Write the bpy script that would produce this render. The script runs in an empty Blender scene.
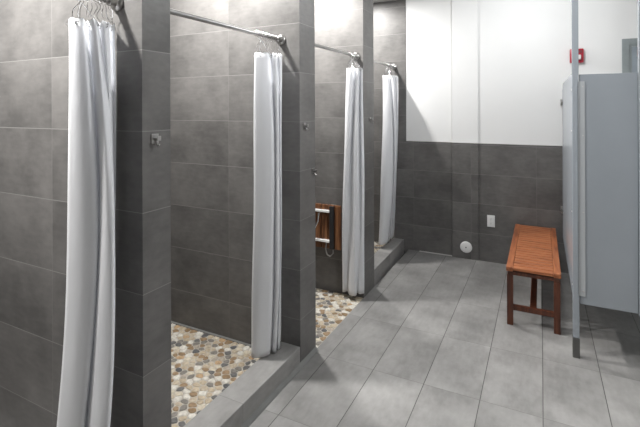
import bpy, bmesh, math, random
from mathutils import Vector, Matrix
random.seed(7)
C = bpy.context.scene.collection
S = bpy.context.scene
PI = math.pi

# ------------------------------------------------------------------ layout
H = 2.80                       # ceiling height
XS = -1.323                    # face of the stall piers, on the corridor side
XB = -2.47                     # back wall of the stalls
P1 = (1.143, 1.281)
P2 = (2.327, 2.530)
P3 = (3.402, 3.655)
YL = 4.778                     # back wall tile, left part
YP = 4.752                     # pilaster tile
YR = 4.762                     # back wall tile, right part
WT = 1.212                     # top of the tile wainscot
ROD_X, ROD_Z = -1.455, 2.02

# ------------------------------------------------------------------ materials
def new_mat(name):
    m = bpy.data.materials.new(name); m.use_nodes = True
    nt = m.node_tree; b = nt.nodes['Principled BSDF']
    return m, nt, b

def N(nt, t, **kw):
    n = nt.nodes.new(t)
    for k, v in kw.items(): setattr(n, k, v)
    return n

def math_(nt, op, a, b=None, c=None):
    n = N(nt, 'ShaderNodeMath', operation=op)
    for i, v in enumerate((a, b, c)):
        if v is None: continue
        if isinstance(v, (int, float)): n.inputs[i].default_value = v
        else: nt.links.new(v, n.inputs[i])
    return n.outputs[0]

def mixc(nt, f, a, b, blend='MIX'):
    n = N(nt, 'ShaderNodeMix', data_type='RGBA', blend_type=blend)
    for s, v in ((n.inputs[0], f), (n.inputs[6], a), (n.inputs[7], b)):
        if isinstance(v, (int, float)): s.default_value = v
        elif isinstance(v, tuple): s.default_value = (*v, 1) if len(v) == 3 else v
        else: nt.links.new(v, s)
    return n.outputs[2]

def ramp(nt, f, stops):
    n = N(nt, 'ShaderNodeValToRGB'); nt.links.new(f, n.inputs[0])
    e = n.color_ramp.elements
    while len(e) < len(stops): e.new(0.5)
    for el, (p, c) in zip(e, stops): el.position = p; el.color = (*c, 1)
    return n.outputs[0]

def tile_mat(name, lo, hi, grout, floor=False, u0=0., up=.61, v0=0., vp=.305, gw=.004, rough=.42, spec=.35, cell=.18, useam=1., vseam=1.):
    m, nt, b = new_mat(name)
    geo = N(nt, 'ShaderNodeNewGeometry')
    sp = N(nt, 'ShaderNodeSeparateXYZ'); nt.links.new(geo.outputs['Position'], sp.inputs[0])
    nz = N(nt, 'ShaderNodeSeparateXYZ'); nt.links.new(geo.outputs['True Normal'], nz.inputs[0])
    x, y, z = sp.outputs
    if floor: u, v = x, y
    else: u, v = x, z
    def seam(c, o, per, w):
        q = math_(nt, 'DIVIDE', math_(nt, 'SUBTRACT', c, o), per)
        fr = math_(nt, 'FRACT', q)
        dd = math_(nt, 'MULTIPLY', math_(nt, 'MINIMUM', fr, math_(nt, 'SUBTRACT', 1., fr)), per)
        return math_(nt, 'LESS_THAN', dd, w / 2), math_(nt, 'FLOOR', q)
    su, iu = seam(u, u0, up, gw)
    sv, iv = seam(v, v0, vp, gw)
    su = math_(nt, 'MULTIPLY', su, useam)
    sv = math_(nt, 'MULTIPLY', sv, vseam)
    if not floor:
        side = math_(nt, 'LESS_THAN', math_(nt, 'ABSOLUTE', nz.outputs[0]), .5)
        su = math_(nt, 'MULTIPLY', su, side)
        iu = math_(nt, 'ADD', math_(nt, 'MULTIPLY', iu, side), math_(nt, 'MULTIPLY', math_(nt, 'FLOOR', math_(nt, 'MULTIPLY', y, 1.)), 17.))
    g = math_(nt, 'MAXIMUM', su, sv)
    cb = N(nt, 'ShaderNodeCombineXYZ'); nt.links.new(iu, cb.inputs[0]); nt.links.new(iv, cb.inputs[1])
    wn = N(nt, 'ShaderNodeTexWhiteNoise', noise_dimensions='3D'); nt.links.new(cb.outputs[0], wn.inputs[0])
    # cloudy concrete: offset the noise for every tile
    off = N(nt, 'ShaderNodeVectorMath', operation='MULTIPLY_ADD')
    nt.links.new(wn.outputs['Color'], off.inputs[0]); off.inputs[1].default_value = (5, 5, 5); nt.links.new(geo.outputs['Position'], off.inputs[2])
    n1 = N(nt, 'ShaderNodeTexNoise'); n1.inputs['Scale'].default_value = 3.2; n1.inputs['Detail'].default_value = 9; n1.inputs['Roughness'].default_value = .62
    nt.links.new(off.outputs[0], n1.inputs['Vector'])
    n2 = N(nt, 'ShaderNodeTexNoise'); n2.inputs['Scale'].default_value = 38; n2.inputs['Detail'].default_value = 5
    mp = N(nt, 'ShaderNodeMapping'); mp.inputs['Scale'].default_value = (1 if floor else .45, .35 if floor else .45, 1 if floor else 1.3)
    nt.links.new(off.outputs[0], mp.inputs[0]); nt.links.new(mp.outputs[0], n2.inputs['Vector'])
    f = math_(nt, 'ADD', math_(nt, 'MULTIPLY', n1.outputs[0], .78), math_(nt, 'MULTIPLY', n2.outputs[0], .22))
    f = math_(nt, 'ADD', f, math_(nt, 'MULTIPLY', math_(nt, 'SUBTRACT', wn.outputs['Value'], .5), cell))
    col = ramp(nt, f, [(.36, lo), (.66, hi)])
    col = mixc(nt, g, col, grout)
    nt.links.new(col, b.inputs['Base Color'])
    r = math_(nt, 'ADD', math_(nt, 'MULTIPLY', n1.outputs[0], .2), rough - .1)
    nt.links.new(r, b.inputs['Roughness'])
    b.inputs['Specular IOR Level'].default_value = spec
    bp = N(nt, 'ShaderNodeBump'); bp.inputs['Strength'].default_value = .12; bp.inputs['Distance'].default_value = .002
    h = math_(nt, 'SUBTRACT', n2.outputs[0], math_(nt, 'MULTIPLY', g, 2.))
    nt.links.new(h, bp.inputs['Height']); nt.links.new(bp.outputs[0], b.inputs['Normal'])
    return m

def plain(name, col, rough=.5, metal=0., spec=.5, var=.06, scale=14, bump=0., **kw):
    m, nt, b = new_mat(name)
    tc = N(nt, 'ShaderNodeTexCoord')
    n = N(nt, 'ShaderNodeTexNoise'); n.inputs['Scale'].default_value = scale; n.inputs['Detail'].default_value = 5
    nt.links.new(tc.outputs['Object'], n.inputs['Vector'])
    lo = tuple(c * (1 - var) for c in col); hi = tuple(min(1, c * (1 + var)) for c in col)
    nt.links.new(ramp(nt, n.outputs[0], [(.35, lo), (.65, hi)]), b.inputs['Base Color'])
    b.inputs['Roughness'].default_value = rough; b.inputs['Metallic'].default_value = metal
    b.inputs['Specular IOR Level'].default_value = spec
    if bump:
        bp = N(nt, 'ShaderNodeBump'); bp.inputs['Strength'].default_value = bump; bp.inputs['Distance'].default_value = .002
        nt.links.new(n.outputs[0], bp.inputs['Height']); nt.links.new(bp.outputs[0], b.inputs['Normal'])
    return m

def wood(name, lo, mid, hi, stretch=(1, 8, 1), rough=.38):
    m, nt, b = new_mat(name)
    tc = N(nt, 'ShaderNodeTexCoord'); gi = N(nt, 'ShaderNodeNewGeometry')
    mp = N(nt, 'ShaderNodeMapping'); mp.inputs['Scale'].default_value = stretch
    ad = N(nt, 'ShaderNodeVectorMath', operation='ADD')
    sc = math_(nt, 'MULTIPLY', gi.outputs['Random Per Island'], 13.)
    nt.links.new(tc.outputs['Object'], ad.inputs[0]); nt.links.new(sc, ad.inputs[1])
    nt.links.new(ad.outputs[0], mp.inputs[0])
    n = N(nt, 'ShaderNodeTexNoise'); n.inputs['Scale'].default_value = 5; n.inputs['Detail'].default_value = 8; n.inputs['Distortion'].default_value = .6
    nt.links.new(mp.outputs[0], n.inputs['Vector'])
    f = math_(nt, 'ADD', n.outputs[0], math_(nt, 'MULTIPLY', math_(nt, 'SUBTRACT', gi.outputs['Random Per Island'], .5), .28))
    nt.links.new(ramp(nt, f, [(.3, lo), (.5, mid), (.72, hi)]), b.inputs['Base Color'])
    b.inputs['Roughness'].default_value = rough
    bp = N(nt, 'ShaderNodeBump'); bp.inputs['Strength'].default_value = .2; bp.inputs['Distance'].default_value = .001
    nt.links.new(n.outputs[0], bp.inputs['Height']); nt.links.new(bp.outputs[0], b.inputs['Normal'])
    return m

def pebble_mat():
    m, nt, b = new_mat('river_pebbles')
    gi = N(nt, 'ShaderNodeNewGeometry'); tc = N(nt, 'ShaderNodeTexCoord')
    r = N(nt, 'ShaderNodeValToRGB'); r.color_ramp.interpolation = 'CONSTANT'
    cols = [(0, (.62, .53, .40)), (.14, (.82, .78, .70)), (.25, (.38, .26, .15)), (.36, (.60, .50, .36)), (.46, (.27, .25, .22)),
            (.56, (.74, .66, .52)), (.66, (.33, .22, .12)), (.72, (.17, .165, .16)), (.79, (.50, .44, .36)), (.87, (.58, .40, .23)), (.91, (.13, .13, .135)), (.935, (.85, .82, .74))]
    e = r.color_ramp.elements
    while len(e) < len(cols): e.new(.5)
    for el, (p, c) in zip(e, cols): el.position = p; el.color = (*c, 1)
    nt.links.new(gi.outputs['Random Per Island'], r.inputs[0])
    n = N(nt, 'ShaderNodeTexNoise'); n.inputs['Scale'].default_value = 60; n.inputs['Detail'].default_value = 4
    nt.links.new(tc.outputs['Object'], n.inputs['Vector'])
    k = ramp(nt, n.outputs[0], [(.3, (.50, .50, .50)), (.7, (.78, .78, .78))])
    nt.links.new(mixc(nt, 1., r.outputs[0], k, 'MULTIPLY'), b.inputs['Base Color'])
    b.inputs['Roughness'].default_value = .45; b.inputs['Specular IOR Level'].default_value = .4
    return m

M = {}
M['wall_tile'] = tile_mat('grey_wall_tile', (.092, .089, .086), (.166, .160, .154), (.225, .22, .212), u0=-1.872, up=.6096, v0=.281, vp=.3048, gw=.003, useam=.4, cell=.07)
M['floor_tile'] = tile_mat('grey_floor_tile', (.165, .162, .157), (.280, .275, .267), (.055, .053, .05), floor=True, u0=-1.215, up=.3048, v0=1.905, vp=.5860, gw=.0042, rough=.40, spec=.4, cell=.06, vseam=.4)
M['curb'] = tile_mat('grey_curb_tile', (.19, .186, .18), (.32, .313, .303), (.16, .155, .15), floor=True, u0=-5, up=20, v0=1.75, vp=.61, gw=.003, spec=.4)
M['cove'] = plain('grey_cove_trim', (.17, .172, .165), .45)
M['paint'] = plain('white_wall_paint', (.74, .742, .735), .55, var=.012, scale=3, spec=.35)
M['white_trim'] = plain('white_caulk', (.62, .61, .59), .5)
M['ceiling'] = plain('white_ceiling_paint', (.5, .5, .495), .8, var=.02)
M['grout'] = plain('cream_grout', (.38, .355, .31), .8, var=.1, scale=60)
M['pebble'] = pebble_mat()
M['steel'] = plain('brushed_steel', (.42, .41, .40), .28, 1., var=.05)
M['shoe'] = plain('dull_steel', (.20, .20, .195), .4, 1., var=.05)
M['chrome'] = plain('polished_chrome', (.75, .75, .75), .12, 1., var=.02)
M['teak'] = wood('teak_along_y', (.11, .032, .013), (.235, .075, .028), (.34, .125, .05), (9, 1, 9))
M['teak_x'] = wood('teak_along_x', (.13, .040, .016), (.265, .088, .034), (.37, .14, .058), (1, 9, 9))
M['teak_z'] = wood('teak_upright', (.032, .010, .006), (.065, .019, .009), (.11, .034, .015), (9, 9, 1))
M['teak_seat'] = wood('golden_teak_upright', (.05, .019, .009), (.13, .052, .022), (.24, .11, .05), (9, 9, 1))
M['powder'] = plain('blue_grey_powder_coat', (.275, .30, .325), .27, 0, .5, var=.02, scale=4)
M['powder_light'] = plain('pale_grey_powder_coat', (.42, .44, .455), .27, .1, .6, var=.02, scale=4)
M['black'] = plain('black_bracket', (.02, .02, .022), .45)
M['plastic'] = plain('white_plastic', (.78, .78, .77), .3, var=.02)
M['slot'] = plain('dark_slot', (.05, .05, .05), .6)
M['red'] = plain('red_alarm_plastic', (.38, .015, .035), .3)
M['lens'] = plain('clear_strobe_lens', (.72, .70, .70), .15)
M['door_frame'] = plain('grey_green_door_paint', (.25, .28, .285), .4)
M['door_leaf'] = plain('blue_grey_door_paint', (.27, .31, .345), .4)
def cloth():
    m, nt, b = new_mat('white_curtain_fabric')
    tc = N(nt, 'ShaderNodeTexCoord')
    w = N(nt, 'ShaderNodeTexNoise'); w.inputs['Scale'].default_value = 7; w.inputs['Detail'].default_value = 3
    mp = N(nt, 'ShaderNodeMapping'); mp.inputs['Scale'].default_value = (2, 2, .5)
    nt.links.new(tc.outputs['Object'], mp.inputs[0]); nt.links.new(mp.outputs[0], w.inputs['Vector'])
    nt.links.new(ramp(nt, w.outputs[0], [(.3, (.90, .905, .92)), (.7, (.94, .945, .955))]), b.inputs['Base Color'])
    b.inputs['Roughness'].default_value = .55
    b.inputs['Sheen Weight'].default_value = .15
    bp = N(nt, 'ShaderNodeBump'); bp.inputs['Strength'].default_value = .25; bp.inputs['Distance'].default_value = .01
    nt.links.new(w.outputs[0], bp.inputs['Height']); nt.links.new(bp.outputs[0], b.inputs['Normal'])
    tr = N(nt, 'ShaderNodeBsdfTranslucent'); tr.inputs[0].default_value = (.88, .89, .91, 1)
    mx = N(nt, 'ShaderNodeMixShader'); mx.inputs[0].default_value = .42
    nt.links.new(b.outputs[0], mx.inputs[1]); nt.links.new(tr.outputs[0], mx.inputs[2])
    nt.links.new(mx.outputs[0], nt.nodes['Material Output'].inputs[0])
    return m
M['cloth'] = cloth()

# ------------------------------------------------------------------ mesh helpers
def box(bm, x0, x1, y0, y1, z0, z1, bev=0.):
    r = bmesh.ops.create_cube(bm, size=1)
    vs = r['verts']
    for v in vs:
        v.co = Vector(((x0 + x1) / 2 + v.co.x * (x1 - x0), (y0 + y1) / 2 + v.co.y * (y1 - y0), (z0 + z1) / 2 + v.co.z * (z1 - z0)))
    if bev:
        es = list({e for v in vs for e in v.link_edges})
        bmesh.ops.bevel(bm, geom=es, offset=bev, segments=2, affect='EDGES', profile=.6)

def tube(bm, pts, r, seg=8, cap=True):
    pts = [Vector(p) for p in pts]; rings = []
    up = None
    for i, p in enumerate(pts):
        t = (pts[min(i + 1, len(pts) - 1)] - pts[max(i - 1, 0)]).normalized()
        if up is None:
            up = Vector((0, 0, 1)) if abs(t.z) < .9 else Vector((1, 0, 0))
        a = t.cross(up)
        if a.length < 1e-4: a = t.orthogonal()
        a.normalize(); b2 = a.cross(t).normalized(); up = b2
        rr = r[i] if isinstance(r, (list, tuple)) else r
        rings.append([bm.verts.new(p + a * math.cos(2 * PI * k / seg) * rr + b2 * math.sin(2 * PI * k / seg) * rr) for k in range(seg)])
    for A, B in zip(rings, rings[1:]):
        for k in range(seg): bm.faces.new((A[k], A[(k + 1) % seg], B[(k + 1) % seg], B[k]))
    if cap:
        bm.faces.new(rings[0][::-1]); bm.faces.new(rings[-1])

def lathe(bm, origin, axis, prof, seg=28):
    """prof: (distance along axis, radius)"""
    tube(bm, [Vector(origin) + Vector(axis) * d for d, _ in prof], [max(r, 1e-4) for _, r in prof], seg)

def prism(bm, outline, axis, a0, a1):
    """outline in the two other axes, extruded along axis (0,1,2)"""
    def mk(p, a):
        c = [p[0], p[1]]; c.insert(axis, a); return bm.verts.new(c)
    A = [mk(p, a0) for p in outline]; B = [mk(p, a1) for p in outline]
    bm.faces.new(A); bm.faces.new(B[::-1]); n = len(A)
    for i in range(n): bm.faces.new((A[i], B[i], B[(i + 1) % n], A[(i + 1) % n]))

def obj(name, bm, mat, parent=None, smooth=False):
    bmesh.ops.recalc_face_normals(bm, faces=bm.faces[:])
    me = bpy.data.meshes.new(name); bm.to_mesh(me); bm.free()
    me.materials.append(mat)
    if smooth:
        for p in me.polygons: p.use_smooth = True
        try: me.set_sharp_from_angle(angle=math.radians(40))
        except Exception: pass
    o = bpy.data.objects.new(name, me); C.objects.link(o)
    if parent:
        o.parent = parent
        off = Vector(parent.location)
        q = parent.parent
        while q: off += Vector(q.location); q = q.parent
        me.transform(Matrix.Translation(-off))
    return o

def struct(name, bm, mat, parent=None, smooth=False):
    o = obj(name, bm, mat, parent, smooth)
    if not parent: o['kind'] = 'structure'
    return o

def thing(name, label, cat, loc=(0, 0, 0), group=None):
    o = bpy.data.objects.new(name, None); C.objects.link(o); o.location = loc
    o.empty_display_size = .1
    o['label'] = label; o['category'] = cat
    if group: o['group'] = group
    return o
def B(): return bmesh.new()

# ------------------------------------------------------------------ the room
def slab(name, mat, *a, parent=None):
    b = B(); box(b, *a); return struct(name, b, mat, parent)
XR = 1.75; Y0 = -1.6
slab('floor', M['floor_tile'], XS + .0, XR, Y0, 4.80, -.08, 0)
slab('ceiling', M['ceiling'], XB - .1, XR + .1, Y0 - .1, 4.9, H, H + .1)
slab('wall_left', M['wall_tile'], XB - .1, XB, Y0, 4.80, -.08, H)
slab('wall_right', M['paint'], XR, XR + .1, Y0, 4.80, -.08, H)
slab('wall_front', M['wall_tile'], XB - .1, XR + .1, Y0 - .1, Y0, -.08, H)
# back wall: tiled stall end, painted corridor part, pilaster
slab('wall_back', M['wall_tile'], XB, -1.347, YL, 4.88, -.08, H)
slab('wall_back.001', M['paint'], -1.347, -.851, YL + .006, 4.88, WT, H)
slab('wall_back.002', M['wall_tile'], -1.347, -.851, YL, 4.88, -.08, WT)
slab('wall_back.003', M['paint'], -.844, -.583, YP + .006, 4.88, WT, H)
slab('wall_back.004', M['wall_tile'], -.844, -.580, YP, 4.88, -.08, WT)
slab('wall_back.005', M['paint'], -.583, XR, YR + .006, 4.88, WT, H)
slab('wall_back.006', M['wall_tile'], -.580, XR, YR, 4.88, -.08, WT)
slab('wall_back.007', M['black'], -.851, -.844, YL + .03, 4.88, -.08, WT)
slab('wall_back.008', M['paint'], -.851, -.844, YL + .02, 4.88, WT, H)
# wall stubs between the stalls
for i, (a, c) in enumerate([(-.35, -.12), P1, P2, P3]):
    slab('wall_divider' if i == 0 else 'wall_divider.%03d' % i, M['wall_tile'], XB, XS, a, c, -.08, H)
slab('wall_divider.004', M['wall_tile'], XB, XS, Y0, -.35, -.08, H)
# white line along the top of the wainscot and the pale line along the wall foot
slab('trim_1', M['white_trim'], -1.345, -.852, YL - .004, YL + .002, WT - .001, WT + .006)
slab('trim_2', M['white_trim'], -.843, -.580, YP - .004, YP + .002, WT - .001, WT + .006)
slab('trim_3', M['white_trim'], -.579, .165, YR - .004, YR + .002, WT - .001, WT + .006)
slab('trim_4', M['white_trim'], -1.20, -.852, YL - .014, YL, 0, .006)
# curbs of the raised stalls, with the inner face dropping to the pebble floor
CI = -1.478
for i, (a, c, hz) in enumerate([(-.12, P1[0], .118), (P1[1], P2[0], .118)]):
    b = B(); box(b, CI, XS - .001, a, c, -.05, hz, .004)
    struct(['trim_5', 'trim_6', 'trim_7'][i], b, M['curb'])
b = B(); box(b, 0, 1, P3[1], YL, -.05, 1, 0)
for v in b.verts:                                # the far curb runs slightly out of square
    far = v.co.y > 4
    v.co.x = (-1.376 if far else XS - .001) if v.co.x > .5 else CI - (.02 if far else 0)
    if v.co.z > .5: v.co.z = .108 if far else .148
struct('trim_7', b, M['curb'])
b = B(); prism(b, [(XS, 0), (XS + .022, 0), (XS + .018, .007), (XS + .005, .018), (XS, .022)], 1, -.12, P2[1])
struct('trim_8', b, M['cove'])

# ------------------------------------------------------------------ pebble floors
def clip(poly, m, n):
    out = []
    for i in range(len(poly)):
        a, b_ = poly[i], poly[(i + 1) % len(poly)]
        da = (a[0] - m[0]) * n[0] + (a[1] - m[1]) * n[1]; db = (b_[0] - m[0]) * n[0] + (b_[1] - m[1]) * n[1]
        if da <= 0: out.append(a)
        if (da < 0) != (db < 0) and abs(da - db) > 1e-12:
            t = da / (da - db); out.append((a[0] + (b_[0] - a[0]) * t, a[1] + (b_[1] - a[1]) * t))
    return out

def pebbles(name, x0, x1, y0, y1, z, rnd):
    dx, dy = .050, .033
    pts = []; row = 0; y = y0 + dy / 2
    while y < y1 - dy * .3:
        x = x0 + dx * (.3 + .5 * (row % 2))
        while x < x1 - dx * .2:
            pts.append((x + rnd.uniform(-.3, .3) * dx, y + rnd.uniform(-.3, .3) * dy)); x += dx
        y += dy; row += 1
    b = B()
    box(b, x0, x1, y0, y1, -.09, z)
    grout_faces = len(b.faces)
    for i, p in enumerate(pts):
        poly = [(x0, y0), (x1, y0), (x1, y1), (x0, y1)]
        for q in pts:
            ddx, ddy = q[0] - p[0], q[1] - p[1]
            if (ddx or ddy) and abs(ddx) < .12 and abs(ddy) < .1:
                poly = clip(poly, ((p[0] + q[0]) / 2, (p[1] + q[1]) / 2), (ddx, ddy))
        if len(poly) < 3: continue
        cx = sum(v[0] for v in poly) / len(poly); cy = sum(v[1] for v in poly) / len(poly)
        k = rnd.uniform(.82, .93)
        poly = [(cx + (v[0] - cx) * k, cy + (v[1] - cy) * k) for v in poly]
        for _ in range(2):                       # round the corners
            q2 = []
            for j in range(len(poly)):
                a, c = poly[j], poly[(j + 1) % len(poly)]
                q2 += [(a[0] * .75 + c[0] * .25, a[1] * .75 + c[1] * .25), (a[0] * .25 + c[0] * .75, a[1] * .25 + c[1] * .75)]
            poly = q2
        hh = rnd.uniform(.004, .0065)
        r0 = [b.verts.new((v[0], v[1], z - .001)) for v in poly]
        r1 = [b.verts.new((cx + (v[0] - cx) * .96, cy + (v[1] - cy) * .96, z + hh * .55)) for v in poly]
        r2 = [b.verts.new((cx + (v[0] - cx) * .72, cy + (v[1] - cy) * .72, z + hh)) for v in poly]
        n = len(poly)
        for A, D in ((r0, r1), (r1, r2)):
            for j in range(n): b.faces.new((A[j], A[(j + 1) % n], D[(j + 1) % n], D[j]))
        b.faces.new(r2)
    bmesh.ops.recalc_face_normals(b, faces=b.faces[:])
    o = struct(name, b, M['pebble'])
    o.data.materials.append(M['grout'])
    for i, p in enumerate(o.data.polygons):
        if i < grout_faces: p.material_index = 1
        else: p.use_smooth = True
    return o
rn = random.Random(3)
slab('floor.001', M['curb'], XB, CI, -.12, P1[0], -.08, .032)
pebbles('floor.002', XB, CI, P1[1], P2[0], .032, rn)
pebbles('floor.003', XB, XS - .002, P2[1], P3[0], -.004, rn)
pebbles('floor.004', XB, CI, P3[1], YL, .032, rn)
slab('trim_10', M['cove'], XB, CI, P2[0] - .018, P2[0], .03, .042)

# ------------------------------------------------------------------ shower rods, curtains
def shower_rod(x, z, ya, yb, label):
    t = thing('shower_rod', label, 'shower rod', (x, (ya + yb) / 2, z), 'steel rods across the shower stalls')
    b = B(); tube(b, [(x, ya, z), (x, yb, z)], .0125, 20); obj('rod_tube', b, M['steel'], t, True)
    for y, s in ((ya, 1), (yb, -1)):
        b = B(); lathe(b, (x, y, z), (0, s, 0), [(0, .033), (.006, .033), (.012, .030), (.016, .021), (.04, .019), (.044, .0135)], 28)
        obj('flange', b, M['steel'], t, True)
RODS = [(-1.456, 1.995), (-1.455, 2.014), (-1.386, 2.020), (-1.484, 2.050)]
shower_rod(*RODS[0], -.12, P1[0], 'steel shower rod end above the nearest curtain, cut by top of photo')
shower_rod(*RODS[1], P1[1], P2[0], 'long steel shower rod across the curbed stall with the big pebble floor')
shower_rod(*RODS[2], P2[1], P3[0], 'steel shower rod across the stall with the wooden folding seat')
shower_rod(*RODS[3], P3[1], YL, 'short looking steel shower rod fixed to the back wall, farthest one')

def smooth01(t): t = max(0, min(1, t)); return t * t * (3 - 2 * t)
def chaik(k, it):
    for _ in range(it):
        o = [k[0]]
        for a, c in zip(k, k[1:]):
            o += [(a[0] * .8 + c[0] * .2, a[1] * .8 + c[1] * .2), (a[0] * .2 + c[0] * .8, a[1] * .2 + c[1] * .8)]
        o.append(k[-1]); k = o
    return k
def curtain(label, rod, top, mid, btm, zt, zb, seed, tm=.4, drop=0., nh=12):
    """top, mid, btm: plan view of the folds at the heading, at the height tm and at the hem"""
    rnd = random.Random(seed); rx, rz = rod
    cx = sum(p[0] for p in top) / len(top); cy = sum(p[1] for p in top) / len(top)
    t_ = thing('shower_curtain', label, 'shower curtain', (cx, cy, zt), 'white shower curtains pulled aside')
    T, Q, D = chaik(top, 3), chaik(mid, 3), chaik(btm, 3)
    rows = 50; b = B(); grid = []
    for r in range(rows + 1):
        t = r / rows; g = []
        a_ = (t - tm) * (t - 1) / tm; b_ = t * (t - 1) / (tm * (tm - 1)); c_ = t * (t - tm) / (1 - tm)
        for i, (p, m_, q) in enumerate(zip(T, Q, D)):
            s = i / (len(T) - 1)
            wv = .0035 * math.sin(PI * t) if t < 1 else 0
            x = p[0] * a_ + m_[0] * b_ + q[0] * c_ + wv * math.sin(8 * t + 9 * s + seed)
            y = p[1] * a_ + m_[1] * b_ + q[1] * c_ + wv * math.sin(6 * t + 13 * s + seed)
            z = zt + (zb - zt) * t
            if t == 0: z -= .006 * abs(math.sin(s * PI * nh))
            z += drop * (s - .3) * t
            g.append(b.verts.new((x, y, z)))
        grid.append(g)
    for A, E in zip(grid, grid[1:]):
        for i in range(len(A) - 1): b.faces.new((A[i], A[i + 1], E[i + 1], E[i]))
    o = obj('curtain_cloth', b, M['cloth'], t_, True)
    sm = o.modifiers.new('thick', 'SOLIDIFY'); sm.thickness = .0014
    ys = [p[1] for p in T]; y0, y1 = min(ys), max(ys)
    for k in range(nh):
        s = (k + .5) / nh; i = int(s * (len(T) - 1)); px, py = T[i]
        ry = y0 + (y1 - y0) * (.06 + .88 * s)
        b = B(); R = .0175; pts = []
        for j in range(15):                       # loop over the rod
            an = -PI * .45 + j / 14 * PI * 1.9
            pts.append((rx + R * math.cos(an), ry + .003 * math.sin(an * 2), rz + R * math.sin(an)))
        last = pts[-1]
        for j in range(1, 11):                    # wavy shank down to the grommet
            v = j / 10
            pts.append((last[0] + (px - last[0]) * v + .006 * math.sin(v * PI * 2.6), last[1] + (py - last[1]) * v + .005 * math.sin(v * PI * 2.2 + k), last[2] + (zt - .016 - last[2]) * v))
        tube(b, pts, .0015, 6); obj('hook', b, M['chrome'], t_, True)
        b = B(); rr = .006
        tube(b, [(px + rr * math.cos(a) * .7, py + rr * math.cos(a) * .7, zt - .019 + rr * math.sin(a)) for a in [2 * PI * j / 12 for j in range(13)]], .0015, 5, False)
        obj('grommet', b, M['steel'], t_, True)
curtain('white shower curtain nearest the camera, hanging past the bottom of the photo', RODS[0],
        [(-1.470, 1.132), (-1.515, 1.070), (-1.532, 1.005), (-1.455, .944), (-1.426, .953), (-1.406, .969), (-1.466, 1.022), (-1.406, .991), (-1.384, 1.002), (-1.450, 1.058), (-1.388, 1.025), (-1.383, 1.045), (-1.429, 1.092), (-1.396, 1.087), (-1.450, 1.110), (-1.466, 1.134)],
        [(-1.490, 1.125), (-1.522, 1.060), (-1.526, 0.997), (-1.47, 0.947), (-1.414, 0.953), (-1.368, 0.987), (-1.427, 1.036), (-1.368, 0.998), (-1.335, 1.004), (-1.319, 1.024), (-1.369, 1.065), (-1.404, 1.081), (-1.454, 1.112), (-1.432, 1.112), (-1.450, 1.120), (-1.464, 1.134)],
        [(-1.558, 1.116), (-1.603, 1.046), (-1.612, 0.976), (-1.555, 0.926), (-1.489, 0.926), (-1.439, 0.94), (-1.508, 0.995), (-1.436, 0.953), (-1.372, 0.952), (-1.357, 0.982), (-1.416, 1.031), (-1.465, 1.039), (-1.526, 1.075), (-1.515, 1.092), (-1.500, 1.100), (-1.500, 1.125)], 1.902, .14, 1, .4)
curtain('white shower curtain with its hem resting over the curb of the middle stall', RODS[1],
        [(-1.460, 2.305), (-1.500, 2.200), (-1.483, 2.099), (-1.455, 2.035), (-1.412, 2.051), (-1.376, 2.075), (-1.408, 2.137), (-1.370, 2.100), (-1.352, 2.110), (-1.382, 2.173), (-1.353, 2.143), (-1.348, 2.157), (-1.374, 2.210), (-1.418, 2.265), (-1.452, 2.318)],
        [(-1.480, 2.310), (-1.522, 2.210), (-1.513, 2.125), (-1.481, 2.052), (-1.424, 2.069), (-1.371, 2.108), (-1.396, 2.162), (-1.364, 2.123), (-1.348, 2.13), (-1.375, 2.184), (-1.362, 2.168), (-1.362, 2.18), (-1.396, 2.229), (-1.418, 2.265), (-1.450, 2.318)],
        [(-1.500, 2.310), (-1.550, 2.240), (-1.541, 2.156), (-1.518, 2.078), (-1.476, 2.094), (-1.43, 2.15), (-1.461, 2.208), (-1.431, 2.178), (-1.412, 2.188), (-1.44, 2.241), (-1.418, 2.218), (-1.415, 2.242), (-1.439, 2.275), (-1.455, 2.290), (-1.458, 2.318)], 1.905, .128, 2, .4)
curtain('white shower curtain beside the wooden folding seat, hem near the pebbles', RODS[2],
        [(-1.400, 3.390), (-1.440, 3.370), (-1.436, 3.330), (-1.414, 3.262), (-1.378, 3.258), (-1.357, 3.279), (-1.373, 3.335), (-1.345, 3.298), (-1.322, 3.299), (-1.337, 3.359), (-1.311, 3.316), (-1.300, 3.312), (-1.310, 3.360), (-1.335, 3.392)],
        [(-1.410, 3.390), (-1.455, 3.370), (-1.454, 3.321), (-1.441, 3.25), (-1.411, 3.243), (-1.39, 3.276), (-1.402, 3.326), (-1.357, 3.27), (-1.324, 3.287), (-1.339, 3.358), (-1.31, 3.316), (-1.295, 3.346), (-1.310, 3.370), (-1.335, 3.392)],
        [(-1.440, 3.392), (-1.490, 3.388), (-1.497, 3.365), (-1.487, 3.325), (-1.470, 3.330), (-1.456, 3.366), (-1.409, 3.289), (-1.352, 3.301), (-1.373, 3.375), (-1.343, 3.346), (-1.322, 3.370), (-1.310, 3.385), (-1.330, 3.390), (-1.345, 3.393)], 1.912, .045, 3, .4)
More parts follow.
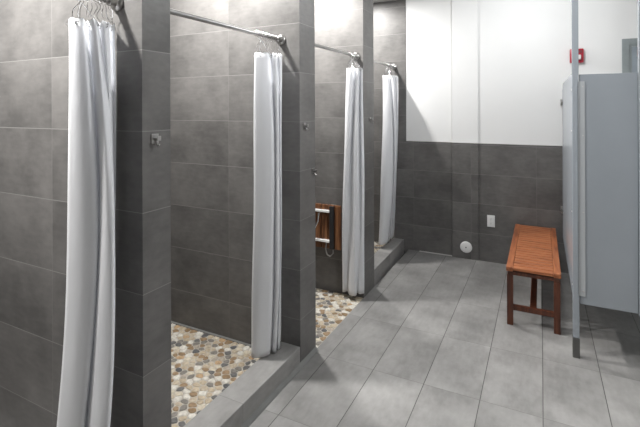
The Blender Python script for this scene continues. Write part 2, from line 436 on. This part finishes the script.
curtain('slimmest white shower curtain next to the back wall, above the far curb', RODS[3],
        [(-1.490, 4.765), (-1.535, 4.650), (-1.530, 4.540), (-1.515, 4.463), (-1.474, 4.473), (-1.454, 4.494), (-1.466, 4.567), (-1.430, 4.506), (-1.402, 4.521), (-1.416, 4.603), (-1.392, 4.559), (-1.405, 4.620), (-1.410, 4.700), (-1.440, 4.768)],
        [(-1.490, 4.765), (-1.525, 4.580), (-1.49, 4.403), (-1.478, 4.319), (-1.421, 4.326), (-1.374, 4.383), (-1.391, 4.453), (-1.366, 4.398), (-1.355, 4.426), (-1.371, 4.497), (-1.358, 4.47), (-1.371, 4.531), (-1.400, 4.630), (-1.440, 4.765)],
        [(-1.500, 4.740), (-1.532, 4.500), (-1.516, 4.367), (-1.512, 4.291), (-1.467, 4.302), (-1.44, 4.383), (-1.457, 4.453), (-1.438, 4.418), (-1.447, 4.492), (-1.461, 4.552), (-1.439, 4.518), (-1.454, 4.601), (-1.460, 4.680), (-1.500, 4.740)], 1.935, .165, 4, .4)

# ------------------------------------------------------------------ robe hooks
def robe_hook(y, z, label):
    t = thing('robe_hook', label, 'hook', (XS, y, z), 'steel robe hooks on the tiled piers')
    b = B(); box(b, XS, XS + .005, y - .017, y + .017, z - .018, z + .020, .002); obj('back_plate', b, M['steel'], t)
    b = B(); box(b, XS + .004, XS + .024, y - .009, y + .009, z - .005, z + .005, .002); obj('arm', b, M['steel'], t)
    b = B(); tube(b, [(XS + .005, y, z - .006), (XS + .012, y, z - .018), (XS + .020, y, z - .026), (XS + .026, y, z - .020)], .004, 10); obj('lower_prong', b, M['steel'], t, True)
    b = B(); box(b, XS + .022, XS + .027, y - .009, y + .009, z - .006, z + .012, .002); obj('upturned_tip', b, M['steel'], t)
robe_hook(1.200, 1.469, 'square steel robe hook on the nearest tiled pier')
robe_hook(2.385, 1.473, 'upper steel robe hook on the middle tiled pier')
robe_hook(2.497, 1.176, 'lower steel robe hook at the far edge of the middle pier')
robe_hook(3.560, 1.483, 'small steel robe hook on the farthest tiled pier')

# ------------------------------------------------------------------ folding shower seat on the far side of stall two
def folding_seat():
    y = P3[0]
    t = thing('folding_shower_seat', 'folded-up wooden slatted shower seat on the stall wall behind the curtain', 'shower seat', (-1.72, y, .40))
    x0, x1 = -2.04, -1.495
    n = 9; w = (x1 - x0) / n
    for i in range(n):
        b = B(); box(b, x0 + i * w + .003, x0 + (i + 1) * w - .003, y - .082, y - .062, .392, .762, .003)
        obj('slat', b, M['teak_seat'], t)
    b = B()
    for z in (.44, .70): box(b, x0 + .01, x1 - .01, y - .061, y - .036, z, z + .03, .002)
    obj('rear_batten', b, M['teak_seat'], t)
    b = B(); box(b, -1.594, -1.556, y - .100, y - .083, .395, .755, .002); obj('dark_bracket', b, M['black'], t)['label'] = 'black upright bracket'
    for z in (.700, .448):
        b = B(); box(b, -1.94, -1.594, y - .104, y - .083, z, z + .020, .003); obj('cross_bar', b, M['plastic'], t)['label'] = 'white horizontal bar'
    b = B(); tube(b, [(-1.695, y - .095, .690), (-1.70, y - .105, .62), (-1.72, y - .125, .56), (-1.765, y - .13, .50), (-1.80, y - .11, .44)], .008, 12)
    obj('curved_strut', b, M['chrome'], t, True)
    b = B(); tube(b, [(-1.625, y - .09, .45), (-1.63, y - .10, .39), (-1.615, y - .10, .345), (-1.585, y - .10, .335), (-1.565, y - .09, .36), (-1.563, y - .09, .40)], .006, 12)
    obj('bent_leg', b, M['steel'], t, True)
    for x in (-1.95, -1.62):
        b = B(); box(b, x, x + .05, y - .036, y, .55, .75, .003); obj('wall_mount', b, M['steel'], t)
folding_seat()

# ------------------------------------------------------------------ teak bench
def bench():
    x0, x1, ya, yb, zt = -.231, .121, 3.440, 4.745, .424
    t = thing('slatted_bench', 'brown wooden slatted bench standing beside the grey partition', 'bench', ((x0 + x1) / 2, (ya + yb) / 2, 0))
    for xa, xb in ((x0, x0 + .045), (x1 - .045, x1)):
        b = B(); box(b, xa, xb, ya, yb, zt - .030, zt, .003); obj('side_rail', b, M['teak'], t)
    n = 21; ys0, ys1 = ya + .0, yb - .0
    w = (ys1 - ys0) / n
    for i in range(n):
        b = B(); box(b, x0 + .046, x1 - .046, ys0 + i * w + .002, ys0 + (i + 1) * w - .007, zt - .024, zt - .002, .003)
        obj('slat', b, M['teak_x'], t)
    for y0_, y1_ in ((ya + .012, ya + .034), (yb - .034, yb - .012)):
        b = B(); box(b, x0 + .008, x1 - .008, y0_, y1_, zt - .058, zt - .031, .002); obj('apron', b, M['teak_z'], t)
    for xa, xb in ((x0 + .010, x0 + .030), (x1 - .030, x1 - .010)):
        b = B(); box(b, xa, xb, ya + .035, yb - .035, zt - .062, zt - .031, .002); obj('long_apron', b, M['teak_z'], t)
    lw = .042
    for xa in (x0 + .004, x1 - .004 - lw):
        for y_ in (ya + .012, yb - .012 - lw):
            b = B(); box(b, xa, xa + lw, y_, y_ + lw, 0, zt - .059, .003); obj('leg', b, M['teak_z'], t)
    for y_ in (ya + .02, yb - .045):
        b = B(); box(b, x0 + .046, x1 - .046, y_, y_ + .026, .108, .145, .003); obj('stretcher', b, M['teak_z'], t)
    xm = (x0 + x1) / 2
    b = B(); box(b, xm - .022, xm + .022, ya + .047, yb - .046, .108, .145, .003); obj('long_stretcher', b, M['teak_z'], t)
bench()

# ------------------------------------------------------------------ toilet partition
def partition():
    yp = 3.20
    t = thing('toilet_partition', 'blue-grey metal toilet partition with tall post, right of the bench', 'partition', (.2, yp, 0))
    b = B(); box(b, .176, .212, yp - .018, yp + .018, .125, H, .003); obj('post', b, M['powder'], t)
    b = B(); box(b, .174, .214, yp - .020, yp + .020, 0, .125, .003); obj('post_shoe', b, M['shoe'], t)['label'] = 'brushed steel shoe at the foot'
    b = B(); box(b, .216, .519, yp - .002, yp + .024, .340, 1.792, .003); obj('front_panel', b, M['powder'], t)
    b = B(); box(b, .206, .246, yp - .010, yp - .003, .392, 1.748, .0015); box(b, .206, .212, yp - .018, yp - .003, .392, 1.748)
    br = obj('corner_bracket', b, M['powder_light'], t); br['label'] = 'paler grey upright bracket strip'
    for z in (1.715, 1.405, .92, .425):
        b = B(); lathe(b, (.235, yp - .010, z), (0, -1, 0), [(0, .0045), (.002, .0045), (.0035, .002)], 10); obj('screw', b, M['steel'], br, True)
    b = B(); prism(b, [(yp + .020, .34), (4.742, .34), (4.742, 1.745), (4.60, 1.805), (yp + .020, 1.805)], 0, .181, .205)
    sp = obj('side_panel', b, M['powder'], t)
    for z in (1.62, .60):
        b = B(); box(b, .165, .180, 4.60, 4.752, z, z + .018, .002); box(b, .165, .205, 4.743, 4.755, z - .02, z + .04, .002); obj('wall_bracket', b, M['steel'], t)
    for z in (1.70, 1.43, .90, .42):
        b = B(); lathe(b, (.181, yp + .10, z), (-1, 0, 0), [(0, .006), (.002, .006), (.004, .003)], 10); obj('screw', b, M['steel'], sp, True)
    b = B(); box(b, .522, .562, yp - .02, yp + .02, .33, H, .003); obj('hanging_pilaster', b, M['powder'], t)
partition()

# ------------------------------------------------------------------ fittings on the back wall
def outlet():
    x, z = -.460, .421; y = YR
    t = thing('wall_outlet', 'white rectangular outlet plate on grey tile left of the bench', 'outlet', (x, y, z))
    b = B(); box(b, x - .037, x + .037, y - .006, y, z - .060, z + .060, .003); obj('cover_plate', b, M['plastic'], t)
    for dz in (.021, -.021):
        b = B(); box(b, x - .017, x + .017, y - .009, y - .005, z + dz - .015, z + dz + .015, .004); s = obj('socket', b, M['plastic'], t)
        for k, (dx, hh) in enumerate(((-.006, .008), (.006, .007))):
            b = B(); box(b, x + dx - .0012, x + dx + .0012, y - .0095, y - .008, z + dz - hh / 2 + .002, z + dz + hh / 2 + .002); obj('slot', b, M['slot'], s)
        b = B(); lathe(b, (x, y - .008, z + dz - .009), (0, -1, 0), [(0, .0022), (.0012, .0022)], 8); obj('slot', b, M['slot'], s)
    b = B(); lathe(b, (x, y - .005, z), (0, -1, 0), [(0, .0035), (.002, .003)], 10); obj('screw', b, M['steel'], t)
outlet()
def access_cover():
    x, z, y = -.704, .122, YP
    t = thing('round_access_cover', 'round white cover plate low on the tiled pilaster near the floor', 'cover plate', (x, y, z))
    b = B(); lathe(b, (x, y, z), (0, -1, 0), [(0, .060), (.006, .060), (.011, .056), (.013, .048), (.014, .02), (.014, .001)], 40); obj('cover_disc', b, M['plastic'], t, True)
    b = B(); lathe(b, (x, y - .013, z), (0, -1, 0), [(0, .007), (.003, .0065), (.004, .003)], 14); obj('center_screw', b, M['slot'], t, True)
access_cover()
def fire_alarm():
    t = thing('fire_alarm', 'red fire alarm strobe high on the white wall behind the post', 'fire alarm', (.30, YR, 2.065))
    y = YR + .006
    b = B(); box(b, .244, .357, y - .045, y, 2.000, 2.134, .012); obj('housing', b, M['red'], t, True)
    b = B(); box(b, .288, .334, y - .072, y - .044, 2.028, 2.074, .008); obj('strobe_lens', b, M['lens'], t)
    b = B()
    for k in range(4): box(b, .305, .345, y - .0475, y - .044, 2.090 + k * .008, 2.093 + k * .008)
    obj('speaker_grille', b, M['slot'], t)
fire_alarm()
# door in the back wall
y = YR
fr = B(); 
for a in ((.657, .712, 0, 2.200), (1.600, 1.655, 0, 2.200), (.712, 1.600, 2.148, 2.200)):
    box(fr, a[0], a[1], y - .012, y + .05, a[2], a[3], .002)
for a in ((.712, .730, 0, 2.148), (1.582, 1.600, 0, 2.148), (.730, 1.582, 2.130, 2.148)):
    box(fr, a[0], a[1], y - .004, y + .05, a[2], a[3])
door = struct('door_1', fr, M['door_frame'])
b = B(); box(b, .731, 1.581, y - .002, y + .05, .01, 2.128, .002); obj('door_leaf', b, M['door_leaf'], door)
b = B(); box(b, .765, 1.00, y - .055, y - .003, 2.035, 2.095, .006); obj('door_closer', b, M['steel'], door)
b = B(); lathe(b, (1.52, y - .003, 1.0), (0, -1, 0), [(0, .03), (.012, .03), (.014, .012), (.05, .012), (.055, .026), (.075, .024)], 20); obj('door_knob', b, M['steel'], door, True)

# ------------------------------------------------------------------ lights (ceiling downlights)
def lamp(x, y, w, size, col=(1, .97, .93), z=H - .015, spread=180):
    l = bpy.data.lights.new('downlight', 'AREA'); l.shape = 'DISK'; l.size = size; l.energy = w; l.color = col
    l.spread = math.radians(spread)
    o = bpy.data.objects.new('downlight', l); C.objects.link(o); o.location = (x, y, z)
    return o
SX = -1.86
for y_, w_ in ((.62, 100), (1.82, 68), (2.97, 72), (4.22, 52)):
    lamp(SX, y_, w_, .11, (1, .985, .965))
def globe(x, y, w, r=.09, z=2.62):
    l = bpy.data.lights.new('ceiling_globe', 'POINT'); l.energy = w; l.shadow_soft_size = r; l.color = (.97, .985, 1)
    o = bpy.data.objects.new('ceiling_globe', l); C.objects.link(o); o.location = (x, y, z)
globe(-.2, 1.95, 52)
globe(-.1, 3.75, 26)

w = bpy.data.worlds.new('World'); S.world = w; w.use_nodes = True
w.node_tree.nodes['Background'].inputs[0].default_value = (.02, .02, .02, 1)

# ------------------------------------------------------------------ camera
cam = bpy.data.cameras.new('camera'); co = bpy.data.objects.new('camera', cam); C.objects.link(co)
f_px = 434.87
cam.sensor_width = 36; cam.lens = f_px / 640 * 36
cam.shift_y = -(213.5 - 107.49) / 640
cam.clip_start = .05
r = Vector((.8914827911948588, .4530413922775272, -.0034539668011353054))
u = Vector((.0033874788007723614, .0009581162991675791, .9999938034810673))
f = Vector((-.4530418942998516, .8914889673441825, .0006805239195413168))
m = Matrix.Identity(4)
for i in range(3):
    m[i][0] = r[i]; m[i][1] = u[i]; m[i][2] = -f[i]
m[0][3], m[1][3], m[2][3] = 0, 0, 1.5865
co.matrix_world = m
S.camera = co
S.view_settings.view_transform = 'Standard'; S.view_settings.look = 'None'
S.view_settings.exposure = 0.; S.view_settings.gamma = 1
S.view_settings.use_curve_mapping = False
